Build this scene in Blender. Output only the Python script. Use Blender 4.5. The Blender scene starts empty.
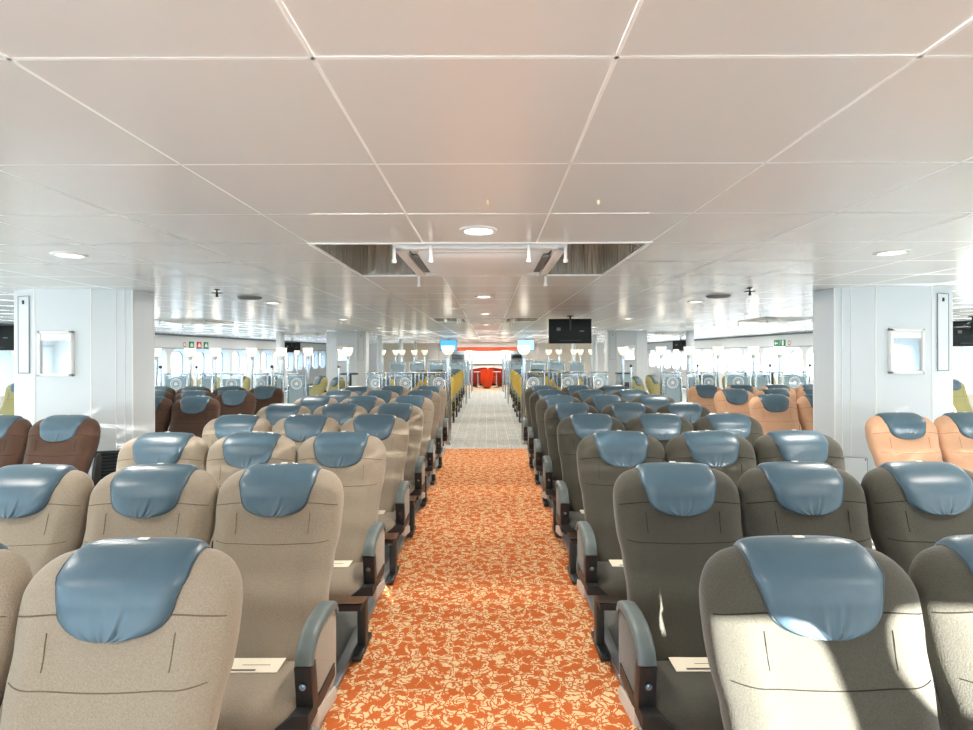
import bpy, bmesh, math, random
from mathutils import Vector, Matrix
random.seed(7)
S = bpy.context.scene
C = S.collection
PI = math.pi
H_CEIL = 2.165
HALF_W = 8.7
Y_BACK, Y_FAR = -1.325, 29.875
ORD = ['nearest', 'second', 'third', 'fourth', 'fifth', 'sixth', 'seventh', 'eighth', 'ninth', 'tenth', 'eleventh', 'twelfth',
       'thirteenth', 'fourteenth', 'fifteenth', 'sixteenth', 'seventeenth', 'eighteenth', 'nineteenth', 'twentieth']

# ------------------------------------------------------------------ materials
def srgb(r, g, b):
    f = lambda c: (c / 255 / 12.92) if c / 255 <= .04045 else ((c / 255 + .055) / 1.055) ** 2.4
    return (f(r), f(g), f(b), 1)

def mat(name, rgb, rough=.5, metal=0, spec=.5, emis=None, estr=0, bump=None, mottle=None, sheen=0, coat=0):
    m = bpy.data.materials.new(name); m.use_nodes = True
    nt = m.node_tree; N = nt.nodes; L = nt.links
    b = N['Principled BSDF']
    b.inputs['Base Color'].default_value = srgb(*rgb)
    b.inputs['Roughness'].default_value = rough
    b.inputs['Metallic'].default_value = metal
    b.inputs['Specular IOR Level'].default_value = spec
    if sheen:
        b.inputs['Sheen Weight'].default_value = sheen
        b.inputs['Sheen Roughness'].default_value = .5
    if coat: b.inputs['Coat Weight'].default_value = coat
    if emis:
        b.inputs['Emission Color'].default_value = srgb(*emis)
        b.inputs['Emission Strength'].default_value = estr
    tc = N.new('ShaderNodeTexCoord')
    if mottle:
        sc, amt = mottle
        n = N.new('ShaderNodeTexNoise'); n.inputs['Scale'].default_value = sc; n.inputs['Detail'].default_value = 3
        L.new(tc.outputs['Object'], n.inputs['Vector'])
        mp = N.new('ShaderNodeMapRange'); mp.inputs[1].default_value = .25; mp.inputs[2].default_value = .75
        mp.inputs[3].default_value = 1 - amt; mp.inputs[4].default_value = 1 + amt
        L.new(n.outputs['Fac'], mp.inputs[0])
        h = N.new('ShaderNodeHueSaturation'); h.inputs['Color'].default_value = srgb(*rgb)
        L.new(mp.outputs[0], h.inputs['Value']); L.new(h.outputs[0], b.inputs['Base Color'])
    if bump:
        sc, st = bump[:2]
        n = N.new('ShaderNodeTexNoise'); n.inputs['Scale'].default_value = sc; n.inputs['Detail'].default_value = 2
        if len(bump) > 2:
            mpp = N.new('ShaderNodeMapping'); mpp.inputs['Scale'].default_value = bump[2]
            L.new(tc.outputs['Object'], mpp.inputs['Vector']); L.new(mpp.outputs[0], n.inputs['Vector'])
        else: L.new(tc.outputs['Object'], n.inputs['Vector'])
        bp = N.new('ShaderNodeBump'); bp.inputs['Strength'].default_value = st; bp.inputs['Distance'].default_value = .01
        L.new(n.outputs['Fac'], bp.inputs['Height']); L.new(bp.outputs[0], b.inputs['Normal'])
    return m

M = {}
M['taupe'] = mat('taupe_fabric', (151, 139, 122), .85, spec=.2, mottle=(260, .16), bump=(300, .25), sheen=.25)
M['taupe_seam'] = mat('taupe_thread', (112, 98, 80), .9, spec=.1)
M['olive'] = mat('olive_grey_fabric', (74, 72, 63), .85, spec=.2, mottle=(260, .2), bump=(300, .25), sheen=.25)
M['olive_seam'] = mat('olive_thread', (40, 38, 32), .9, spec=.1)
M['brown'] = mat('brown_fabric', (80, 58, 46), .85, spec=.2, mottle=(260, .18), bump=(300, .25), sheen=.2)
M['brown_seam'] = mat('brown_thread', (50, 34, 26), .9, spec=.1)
M['tan'] = mat('tan_fabric', (206, 163, 132), .85, spec=.2, mottle=(260, .12), bump=(300, .25), sheen=.2)
M['tan_seam'] = mat('tan_thread', (160, 105, 72), .9, spec=.1)
M['mustard'] = mat('mustard_fabric', (196, 170, 88), .85, spec=.2, mottle=(260, .14), bump=(300, .25))
M['mustard_seam'] = mat('mustard_thread', (130, 100, 40), .9, spec=.1)
M['sage'] = mat('sage_fabric', (178, 172, 122), .85, spec=.2, mottle=(260, .14), bump=(300, .25))
M['sage_seam'] = mat('sage_thread', (110, 104, 70), .9, spec=.1)
M['leather'] = mat('blue_grey_leather', (72, 97, 111), .34, spec=.5, mottle=(30, .05), bump=(420, .06))
M['piping'] = mat('leather_piping', (58, 74, 82), .4)
M['pad'] = mat('grey_rubber', (96, 108, 108), .45)
M['black'] = mat('black_plastic', (36, 37, 38), .45)
M['shell'] = mat('seat_shell', (74, 76, 76), .5)
M['steel'] = mat('dark_steel', (70, 76, 78), .4, metal=.6)
M['chrome'] = mat('brushed_chrome', (196, 204, 208), .22, metal=.95)
M['alu'] = mat('aluminium_trim', (190, 198, 204), .35, metal=.7)
M['screw'] = mat('steel_screw', (170, 190, 205), .25, metal=1)
M['clip'] = mat('white_clip', (235, 235, 230), .4)
M['foot'] = mat('pale_plate', (200, 192, 182), .5)
M['paper'] = mat('cream_paper', (240, 232, 212), .8)
M['ink'] = mat('dark_ink', (90, 84, 76), .8)
M['pillar'] = mat('pillar_paint', (212, 219, 223), .42, spec=.4)
M['wallw'] = mat('wall_paint', (236, 239, 241), .5)
M['reveal'] = mat('window_reveal', (214, 228, 238), .45)
M['beige'] = mat('beige_panel', (234, 226, 210), .5)
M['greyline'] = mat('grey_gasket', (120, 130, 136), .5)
M['white'] = mat('white_plastic', (240, 240, 238), .4)
M['lampglow'] = mat('opal_glass', (255, 248, 235), .3, emis=(255, 238, 208), estr=.75)
M['downglow'] = mat('downlight_diffuser', (255, 252, 246), .3, emis=(255, 246, 232), estr=6)
for k in ('lampglow', 'downglow'): M[k].cycles.emission_sampling = 'NONE'
M['tvblack'] = mat('tv_casing', (18, 26, 27), .45, spec=.25)
M['screen'] = mat('lit_screen', (60, 150, 200), .2, emis=(84, 184, 234), estr=.85)
M['screen2'] = mat('lit_screen_pale', (160, 210, 235), .2, emis=(165, 222, 245), estr=1.0)
M['orange'] = mat('orange_upholstery', (228, 82, 24), .55, mottle=(60, .06))
M['darkor'] = mat('dark_orange_upholstery', (178, 52, 20), .55)
M['orband'] = mat('orange_red_canopy', (222, 96, 62), .5)
M['darktop'] = mat('dark_tabletop', (62, 72, 78), .35)
M['bluetop'] = mat('pale_blue_tabletop', (150, 190, 216), .3)
M['whitetop'] = mat('white_tabletop', (238, 236, 230), .3)
M['cab'] = mat('blue_grey_cabinet', (150, 172, 184), .4)
M['duct'] = mat('recess_sheet_metal', (216, 215, 206), .16, metal=.7, bump=(3.2, .9, (6, 6, .7)))
M['dark'] = mat('dark_gap', (40, 42, 44), .6)
M['green'] = mat('sign_green', (20, 120, 84), .4, emis=(20, 120, 84), estr=.25)
M['red'] = mat('sign_red', (205, 60, 50), .4)
M['etch'] = mat('etched_white', (236, 242, 244), .6)
M['brass'] = mat('brass_nozzle', (236, 224, 190), .4)
M['grille'] = mat('grey_grille', (120, 122, 122), .6)
M['wood'] = mat('pale_wood_floor', (206, 180, 142), .4, mottle=(8, .08))
M['floorgrey'] = mat('grey_floor', (140, 142, 138), .6, mottle=(30, .05))
M['quay'] = mat('pale_quay', (190, 200, 206), .9)

for _n in M['duct'].node_tree.nodes:
    if _n.type == 'BUMP': _n.inputs['Distance'].default_value = .06; _n.inputs['Strength'].default_value = 1

def glass(name, tint, fac, rough):
    m = bpy.data.materials.new(name); m.use_nodes = True
    nt = m.node_tree; N = nt.nodes; L = nt.links; N.remove(N['Principled BSDF'])
    t = N.new('ShaderNodeBsdfTransparent'); t.inputs[0].default_value = srgb(*tint)
    g = N.new('ShaderNodeBsdfGlossy'); g.inputs['Roughness'].default_value = rough
    mx = N.new('ShaderNodeMixShader'); mx.inputs[0].default_value = fac
    L.new(t.outputs[0], mx.inputs[1]); L.new(g.outputs[0], mx.inputs[2]); L.new(mx.outputs[0], N['Material Output'].inputs[0])
    return m
M['pane'] = glass('window_glass', (250, 253, 255), .06, .02)
M['panel'] = glass('partition_glass', (214, 232, 238), .22, .12)
def frosted():
    m = bpy.data.materials.new('frosted_glass'); m.use_nodes = True
    nt = m.node_tree; N = nt.nodes; L = nt.links; N.remove(N['Principled BSDF'])
    t = N.new('ShaderNodeBsdfTransparent'); t.inputs[0].default_value = srgb(220, 236, 242)
    d = N.new('ShaderNodeBsdfDiffuse'); d.inputs[0].default_value = srgb(214, 228, 234)
    mx = N.new('ShaderNodeMixShader'); mx.inputs[0].default_value = .45
    L.new(t.outputs[0], mx.inputs[1]); L.new(d.outputs[0], mx.inputs[2]); L.new(mx.outputs[0], N['Material Output'].inputs[0])
    return m
M['frost'] = frosted()
M['mirror'] = mat('board_glass', (225, 235, 240), .04, metal=.85)

def ceiling_mat():
    m = mat('ceiling_enamel', (236, 233, 230), .25, spec=.8, bump=(1.4, .03))
    return m
M['ceil'] = ceiling_mat()
M['tbar'] = mat('ceiling_joint', (254, 253, 251), .5)

def carpet_orange():
    m = bpy.data.materials.new('orange_floral_carpet'); m.use_nodes = True
    nt = m.node_tree; N = nt.nodes; L = nt.links; b = N['Principled BSDF']
    b.inputs['Roughness'].default_value = .95; b.inputs['Specular IOR Level'].default_value = .1
    tc = N.new('ShaderNodeTexCoord')
    n = N.new('ShaderNodeTexNoise'); n.inputs['Scale'].default_value = 11; n.inputs['Detail'].default_value = 1
    L.new(tc.outputs['Object'], n.inputs['Vector'])
    sub = N.new('ShaderNodeVectorMath'); sub.operation = 'SUBTRACT'; sub.inputs[1].default_value = (.5, .5, .5)
    L.new(n.outputs['Color'], sub.inputs[0])
    scl = N.new('ShaderNodeVectorMath'); scl.operation = 'SCALE'; scl.inputs['Scale'].default_value = .11
    L.new(sub.outputs[0], scl.inputs[0])
    add = N.new('ShaderNodeVectorMath'); add.operation = 'ADD'
    L.new(tc.outputs['Object'], add.inputs[0]); L.new(scl.outputs[0], add.inputs[1])
    nf = N.new('ShaderNodeTexNoise'); nf.inputs['Scale'].default_value = 34; nf.inputs['Detail'].default_value = 1
    L.new(tc.outputs['Object'], nf.inputs['Vector'])
    s2 = N.new('ShaderNodeVectorMath'); s2.operation = 'SUBTRACT'; s2.inputs[1].default_value = (.5, .5, .5); L.new(nf.outputs['Color'], s2.inputs[0])
    s3 = N.new('ShaderNodeVectorMath'); s3.operation = 'SCALE'; s3.inputs['Scale'].default_value = .05; L.new(s2.outputs[0], s3.inputs[0])
    add2 = N.new('ShaderNodeVectorMath'); add2.operation = 'ADD'; L.new(add.outputs[0], add2.inputs[0]); L.new(s3.outputs[0], add2.inputs[1])
    def vor(scale, feat, lo, hi, src, inv):
        v = N.new('ShaderNodeTexVoronoi'); v.voronoi_dimensions = '2D'; v.feature = feat; v.inputs['Scale'].default_value = scale
        v.inputs['Randomness'].default_value = .85
        L.new(src.outputs[0], v.inputs['Vector'])
        r = N.new('ShaderNodeMapRange'); r.inputs[1].default_value = lo; r.inputs[2].default_value = hi
        if inv: r.inputs[3].default_value = 1; r.inputs[4].default_value = 0
        L.new(v.outputs['Distance'], r.inputs[0]); return r
    def mx_(p, q):
        m_ = N.new('ShaderNodeMath'); m_.operation = 'MAXIMUM'; L.new(p.outputs[0], m_.inputs[0]); L.new(q.outputs[0], m_.inputs[1]); return m_
    blob = vor(13, 'F1', .31, .37, add2, True)
    vine = vor(24, 'DISTANCE_TO_EDGE', 0.065, .10, add, True)
    leaf = vor(44, 'F1', .25, .33, add2, True)
    mn = mx_(mx_(blob, vine), leaf)
    cr = N.new('ShaderNodeMix'); cr.data_type = 'RGBA'
    cr.inputs['A'].default_value = srgb(240, 212, 164); cr.inputs['B'].default_value = srgb(212, 112, 58)
    L.new(mn.outputs[0], cr.inputs['Factor'])
    n2 = N.new('ShaderNodeTexNoise'); n2.inputs['Scale'].default_value = 260; L.new(tc.outputs['Object'], n2.inputs['Vector'])
    mp = N.new('ShaderNodeMapRange'); mp.inputs[3].default_value = .78; mp.inputs[4].default_value = 1.22; L.new(n2.outputs['Fac'], mp.inputs[0])
    h = N.new('ShaderNodeHueSaturation'); L.new(cr.outputs['Result'], h.inputs['Color']); L.new(mp.outputs[0], h.inputs['Value'])
    L.new(h.outputs[0], b.inputs['Base Color'])
    return m
M['carpet'] = carpet_orange()

def carpet_grey():
    m = bpy.data.materials.new('grey_woven_carpet'); m.use_nodes = True
    nt = m.node_tree; N = nt.nodes; L = nt.links; b = N['Principled BSDF']
    b.inputs['Roughness'].default_value = .9; b.inputs['Specular IOR Level'].default_value = .15
    tc = N.new('ShaderNodeTexCoord')
    br = N.new('ShaderNodeTexBrick'); br.inputs['Scale'].default_value = 1; br.offset = 0
    br.inputs['Brick Width'].default_value = .2; br.inputs['Row Height'].default_value = .2; br.inputs['Mortar Size'].default_value = .006
    br.inputs['Color1'].default_value = srgb(190, 192, 188); br.inputs['Color2'].default_value = srgb(180, 182, 179)
    br.inputs['Mortar'].default_value = srgb(208, 209, 205)
    L.new(tc.outputs['Object'], br.inputs['Vector'])
    v = N.new('ShaderNodeTexVoronoi'); v.inputs['Scale'].default_value = 24; v.inputs['Randomness'].default_value = .5
    L.new(tc.outputs['Object'], v.inputs['Vector'])
    mp = N.new('ShaderNodeMapRange'); mp.inputs[1].default_value = .1; mp.inputs[2].default_value = .6
    mp.inputs[3].default_value = .75; mp.inputs[4].default_value = 1.3; L.new(v.outputs['Distance'], mp.inputs[0])
    h = N.new('ShaderNodeHueSaturation'); L.new(br.outputs['Color'], h.inputs['Color']); L.new(mp.outputs[0], h.inputs['Value'])
    L.new(h.outputs[0], b.inputs['Base Color'])
    return m
M['carpetg'] = carpet_grey()

# ------------------------------------------------------------------ mesh helpers
def V(*a): return Vector(a)

def add_box(bm, c, s, bev=0, seg=2, mi=0, rot=None):
    r = bmesh.ops.create_cube(bm, size=1)
    vs = r['verts']
    bmesh.ops.scale(bm, vec=s, verts=vs)
    fs = set(f for v in vs for f in v.link_faces)
    if bev:
        es = list({e for v in vs for e in v.link_edges})
        q = bmesh.ops.bevel(bm, geom=es, offset=bev, segments=seg, profile=.5, affect='EDGES')
        vs = list({v for f in q['faces'] for v in f.verts} | {v for v in vs if v.is_valid})
        fs = {f for v in vs for f in v.link_faces}
    for f in fs: f.material_index = mi
    if rot is not None: bmesh.ops.rotate(bm, cent=(0, 0, 0), matrix=rot, verts=vs)
    bmesh.ops.translate(bm, vec=c, verts=vs)
    return vs

def add_tube(bm, pts, r, n=10, mi=0, caps=True):
    pts = [Vector(p) for p in pts]
    rings = []
    for i, p in enumerate(pts):
        d = (pts[min(i + 1, len(pts) - 1)] - pts[max(i - 1, 0)]).normalized()
        u = d.orthogonal().normalized() if i == 0 else (u - d * u.dot(d)).normalized()
        w = d.cross(u)
        rr = r[i] if isinstance(r, (list, tuple)) else r
        rings.append([bm.verts.new(p + (u * math.cos(2 * PI * k / n) + w * math.sin(2 * PI * k / n)) * rr) for k in range(n)])
    for a, b in zip(rings, rings[1:]):
        for k in range(n):
            f = bm.faces.new((a[k], a[(k + 1) % n], b[(k + 1) % n], b[k])); f.material_index = mi
    if caps:
        f = bm.faces.new(rings[0][::-1]); f.material_index = mi
        f = bm.faces.new(rings[-1]); f.material_index = mi

def add_lathe(bm, prof, c=(0, 0, 0), n=24, mi=0):
    rings = []
    for r, z in prof:
        if r < 1e-6: rings.append([bm.verts.new((c[0], c[1], c[2] + z))])
        else: rings.append([bm.verts.new((c[0] + r * math.cos(2 * PI * k / n), c[1] + r * math.sin(2 * PI * k / n), c[2] + z)) for k in range(n)])
    for a, b in zip(rings, rings[1:]):
        for k in range(n):
            k2 = (k + 1) % n
            if len(a) == 1 and len(b) == 1: continue
            if len(a) == 1: f = bm.faces.new((a[0], b[k2], b[k]))
            elif len(b) == 1: f = bm.faces.new((a[k], a[k2], b[0]))
            else: f = bm.faces.new((a[k], a[k2], b[k2], b[k]))
            f.material_index = mi

def add_prism(bm, poly, fa, fb, mi=0, bev=0):
    """poly: 2d points; fa/fb map (u,v) to the two end caps"""
    a = [bm.verts.new(fa(*p)) for p in poly]; b = [bm.verts.new(fb(*p)) for p in poly]
    n = len(poly); fs = []
    fs.append(bm.faces.new(a[::-1])); fs.append(bm.faces.new(b))
    for k in range(n): fs.append(bm.faces.new((a[k], a[(k + 1) % n], b[(k + 1) % n], b[k])))
    for f in fs: f.material_index = mi
    if bev:
        es = list({e for f in fs[:2] for e in f.edges})
        bmesh.ops.bevel(bm, geom=es, offset=bev, segments=2, profile=.5, affect='EDGES')

def add_grid(bm, P, nu, nv, mi=0, close_u=False):
    vs = [[bm.verts.new(P(i, j)) for j in range(nv)] for i in range(nu)]
    for i in range(nu if close_u else nu - 1):
        for j in range(nv - 1):
            i2 = (i + 1) % nu
            f = bm.faces.new((vs[i][j], vs[i2][j], vs[i2][j + 1], vs[i][j + 1])); f.material_index = mi
    return vs

def obj(name, bm, mats, parent=None, smooth=35, loc=None):
    if not isinstance(mats, (list, tuple)): mats = [mats]
    bmesh.ops.recalc_face_normals(bm, faces=bm.faces)
    me = bpy.data.meshes.new(name); bm.to_mesh(me); bm.free()
    for m in mats: me.materials.append(m)
    if smooth:
        me.polygons.foreach_set('use_smooth', [True] * len(me.polygons))
        me.set_sharp_from_angle(angle=math.radians(smooth))
    o = bpy.data.objects.new(name, me); C.objects.link(o)
    if parent: o.parent = parent
    if loc: o.location = loc
    return o

def tag(o, label, cat, group=None):
    o['label'] = label; o['category'] = cat
    if group: o['group'] = group
    return o

def thing(name, label, cat, loc=(0, 0, 0), rz=0, group=None):
    o = bpy.data.objects.new(name, None); C.objects.link(o)
    o.empty_display_size = .1
    o.location = loc; o.rotation_euler = (0, 0, rz)
    return tag(o, label, cat, group)

def struct(name, bm, mats, parent=None, smooth=35):
    o = obj(name, bm, mats, parent, smooth)
    if parent is None: o['kind'] = 'structure'
    return o

KIDS = {}
def kids(o):
    return [c for c in C.objects if c.parent == o]
def dup(root, loc, rz=0, label=None, group=None):
    if root.name not in KIDS:
        KIDS[root.name] = [(c, kids(c)) for c in kids(root)]
    r = root.copy(); C.objects.link(r); r.location = loc; r.rotation_euler = (0, 0, rz)
    if label: r['label'] = label
    if group: r['group'] = group
    for c, gs in KIDS[root.name]:
        d = c.copy(); C.objects.link(d); d.parent = r
        for g in gs:
            e = g.copy(); C.objects.link(e); e.parent = d
    return r

def lerp_tab(tab, x):
    if x <= tab[0][0]: return tab[0][1]
    for (a, va), (b, vb) in zip(tab, tab[1:]):
        if x <= b:
            t = (x - a) / (b - a); t = t * t * (3 - 2 * t) * .5 + t * .5
            return va + (vb - va) * t
    return tab[-1][1]

# ------------------------------------------------------------------ shell of the saloon
def rr_pt(ang, hw, hh, r):
    """point of a rounded rectangle in direction ang"""
    c, s = math.cos(ang), math.sin(ang)
    t = min(hw / abs(c) if abs(c) > 1e-9 else 1e9, hh / abs(s) if abs(s) > 1e-9 else 1e9)
    x, y = c * t, s * t
    if r > 0 and abs(x) > hw - r - 1e-9 and abs(y) > hh - r - 1e-9:
        cx, cy = math.copysign(hw - r, x), math.copysign(hh - r, y)
        # ray from origin to circle around (cx,cy)
        bq = c * cx + s * cy; cq = cx * cx + cy * cy - r * r
        t = bq + math.sqrt(max(0, bq * bq - cq)); x, y = c * t, s * t
    return x, y

WIN_N = [0]
def wall_with_windows(name, mp, u0, u1, wins, zlo=0, zhi=H_CEIL, thick=.2, sh=.93):
    """mp(u, z, d): point on the wall, d = depth outwards. wins: (uc, zc, hw, hh, r)"""
    bm = bmesh.new()
    wins = sorted(wins)
    edges = [u0] + [(a[0] + a[2] + b[0] - b[2]) / 2 for a, b in zip(wins, wins[1:])] + [u1]
    if not wins: edges = [u0, u1]
    for (uc, zc, hw, hh, r), a, b in zip(wins, edges, edges[1:]):
        pre = [math.atan2(z - zc, u - uc) for u in (a, b) for z in (zlo, zhi)]
        angs = sorted(pre + [2 * PI * k / 48 - PI + .01 for k in range(48)])
        n = len(angs); outer = []; inner = []; deep = []
        for t in angs:
            c, s = math.cos(t), math.sin(t)
            q = min(((b - uc) if c > 0 else (a - uc)) / c if abs(c) > 1e-9 else 1e9, ((zhi - zc) if s > 0 else (zlo - zc)) / s if abs(s) > 1e-9 else 1e9)
            outer.append(bm.verts.new(mp(uc + c * q, zc + s * q, 0)))
            x, y = rr_pt(t, hw, hh, r); inner.append(bm.verts.new(mp(uc + x, zc + y, 0)))
            deep.append(bm.verts.new(mp(uc + x * sh, zc + y * sh, thick)))
        for k in range(n):
            k2 = (k + 1) % n
            bm.faces.new((outer[k], outer[k2], inner[k2], inner[k]))
            f = bm.faces.new((inner[k], inner[k2], deep[k2], deep[k])); f.material_index = 1
        # window object: gasket ring + pane
        WIN_N[0] += 1
        wb = bmesh.new(); nn = 40
        rings = [[wb.verts.new(mp(uc + x * f, zc + y * f, d)) for x, y in (rr_pt(2 * PI * k / nn + .01, hw, hh, r) for k in range(nn))] for f, d in ((sh * 1.03, thick - .012), (sh * .97, thick - .012), (sh * .97, thick + .03))]
        for p, q in zip(rings, rings[1:]):
            for k in range(nn): wb.faces.new((p[k], p[(k + 1) % nn], q[(k + 1) % nn], q[k]))
        w = struct('window_%d' % WIN_N[0], wb, M['greyline'])
        pb = bmesh.new()
        pb.faces.new([pb.verts.new(mp(uc + x * (1 - (1 - sh) * .9), zc + y * (1 - (1 - sh) * .9), thick * .9)) for x, y in (rr_pt(2 * PI * k / nn + .01, hw, hh, r) for k in range(nn))])
        obj('window_pane', pb, M['pane'], w, 0)
    if not wins:
        bm.faces.new([bm.verts.new(mp(u, z, 0)) for u, z in ((u0, zlo), (u1, zlo), (u1, zhi), (u0, zhi))])
    return struct(name, bm, [M['wallw'], M['reveal']])

side_w = [(14.3 + 1.2 * k, 1.29, .5, .45, .24) for k in range(-12, 13)]
wall_with_windows('wall_left', lambda u, z, d: (-HALF_W - d, u, z), Y_BACK, Y_FAR, side_w, sh=.8)
wall_with_windows('wall_right', lambda u, z, d: (HALF_W + d, u, z), Y_BACK, Y_FAR, side_w, sh=.8)
back_w = [(-.35 - 1.03 * k, 1.12, .47, .62, .2) for k in range(1, 8)] + [(-8.12, 1.12, .4, .62, .2)]
back_w += [(3.36 + 1.0 * k, 1.12, .45, .62, .2) for k in range(5)] + [(8.22, 1.12, .4, .62, .2)]
back_w += [(2.0, 1.50, .16, .215, .11), (2.53, 1.605, .27, .13, .11)]
wall_with_windows('wall_back', lambda u, z, d: (u, Y_BACK - d, z), -HALF_W, HALF_W, back_w, thick=.05, sh=.99)
# far wall
bm = bmesh.new()
bm.faces.new([bm.verts.new(p) for p in ((-HALF_W, Y_FAR, 0), (HALF_W, Y_FAR, 0), (HALF_W, Y_FAR, H_CEIL), (-HALF_W, Y_FAR, H_CEIL))])
struct('wall_far', bm, M['beige'])
# coving: darker groove line where ceiling meets wall, per side
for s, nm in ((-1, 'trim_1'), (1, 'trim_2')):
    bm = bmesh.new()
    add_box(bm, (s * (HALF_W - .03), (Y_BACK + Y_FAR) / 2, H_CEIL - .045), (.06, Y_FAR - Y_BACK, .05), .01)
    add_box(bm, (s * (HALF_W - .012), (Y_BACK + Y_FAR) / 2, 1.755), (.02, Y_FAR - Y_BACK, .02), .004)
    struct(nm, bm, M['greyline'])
for s, nm in ((-1, 'baseboard_left'), (1, 'baseboard_right')):
    bm = bmesh.new()
    add_box(bm, (s * (HALF_W - .01), (Y_BACK + Y_FAR) / 2, .06), (.02, Y_FAR - Y_BACK, .12), .004)
    struct(nm, bm, M['greyline'])

# floor
def slab(name, x0, x1, y0, y1, z, m, t=.05):
    bm = bmesh.new(); add_box(bm, ((x0 + x1) / 2, (y0 + y1) / 2, z - t / 2), (x1 - x0, y1 - y0, t))
    return struct(name, bm, m, smooth=0)
slab('floor', -HALF_W, HALF_W, Y_BACK, Y_FAR, -.012, M['floorgrey'])
slab('floor_orange_carpet', -.668, .668, Y_BACK, 9.03, 0, M['carpet'], .012)
slab('floor_grey_carpet', -.9, .9, 9.03, 23.2, 0, M['carpetg'], .012)
slab('floor_wood', -2.6, 2.6, 23.2, Y_FAR, 0, M['wood'], .012)
slab('exterior_quay', -60, 60, -60, 90, -5, M['quay'])
bm = bmesh.new()
for s in (-1, 1):
    add_box(bm, (s * .695, 4.5, .006), (.05, 9.1, .03), .004)
    add_box(bm, (s * 1.9, 4.5, .006), (.05, 9.1, .03), .004)
struct('trim_3', bm, M['alu'])

# ceiling: panels with their joints; open over the two recesses
RECESS = [(-.9, .9, 2.875, 4.075), (-.9, .9, 8.875, 10.075)]
bm = bmesh.new()
g = .004
for i in range(29):
    x0 = -8.7 + .6 * i
    for j in range(52):
        y0 = Y_BACK + .6 * j
        xc, yc = x0 + .3, y0 + .3
        if any(a < xc < b and c < yc < d for a, b, c, d in RECESS): continue
        tx, ty = random.uniform(-.0007, .0007), random.uniform(-.0007, .0007)
        q = [bm.verts.new((x, y, H_CEIL + (1 if x > xc else -1) * tx + (1 if y > yc else -1) * ty)) for x, y in ((x0 + g, y0 + g), (x0 + .6 - g, y0 + g), (x0 + .6 - g, y0 + .6 - g), (x0 + g, y0 + .6 - g))]
        bm.faces.new(q)
def joint(p0, p1):
    for a, b, c, d in RECESS:
        if p0[0] == p1[0] and a < p0[0] < b and p0[1] < c and p1[1] > d:
            joint(p0, (p0[0], c)); joint((p0[0], d), p1); return
        if p0[1] == p1[1] and c < p0[1] < d and p0[0] < a and p1[0] > b:
            joint(p0, (a, p0[1])); joint((b, p0[1]), p1); return
    w = .0042
    if p0[0] == p1[0]: q = ((p0[0] - w, p0[1]), (p0[0] + w, p0[1]), (p1[0] + w, p1[1]), (p1[0] - w, p1[1]))
    else: q = ((p0[0], p0[1] - w), (p0[0], p0[1] + w), (p1[0], p1[1] + w), (p1[0], p1[1] - w))
    f = bm.faces.new([bm.verts.new((x, y, H_CEIL - .0012)) for x, y in q]); f.material_index = 1
for i in range(30): joint((-8.7 + .6 * i, Y_BACK), (-8.7 + .6 * i, Y_FAR))
for j in range(53): joint((-8.7, Y_BACK + .6 * j), (8.7, Y_BACK + .6 * j))
struct('ceiling', bm, [M['ceil'], M['tbar']], smooth=0)
bm = bmesh.new()
add_box(bm, (0, (Y_BACK + Y_FAR) / 2, 2.9), (2 * HALF_W + .4, Y_FAR - Y_BACK + .4, .05))
struct('ceiling_deck', bm, M['wallw'], smooth=0)
for k, (a, b, c, d) in enumerate(RECESS):
    bm = bmesh.new()
    zt = H_CEIL + .27
    for (xa, ya), (xb, yb) in (((a, c), (b, c)), ((b, c), (b, d)), ((b, d), (a, d)), ((a, d), (a, c))):
        bm.faces.new([bm.verts.new(p) for p in ((xa, ya, H_CEIL), (xb, yb, H_CEIL), (xb, yb, zt), (xa, ya, zt))])
    f = bm.faces.new([bm.verts.new(p) for p in ((a, c, zt), (b, c, zt), (b, d, zt), (a, d, zt))]); f.material_index = 1
    struct('ceiling_recess' if k == 0 else 'ceiling_recess.001', bm, [M['duct'], M['white']], smooth=0)
    bm = bmesh.new()
    for s in (-1, 1): add_box(bm, (s * .903, (c + d) / 2, H_CEIL), (.016, 1.22, .012), .003)
    for y in (c, d): add_box(bm, (0, y, H_CEIL), (1.82, .016, .012), .003)
    struct('trim_%d' % (4 + k), bm, M['tbar'])

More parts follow.
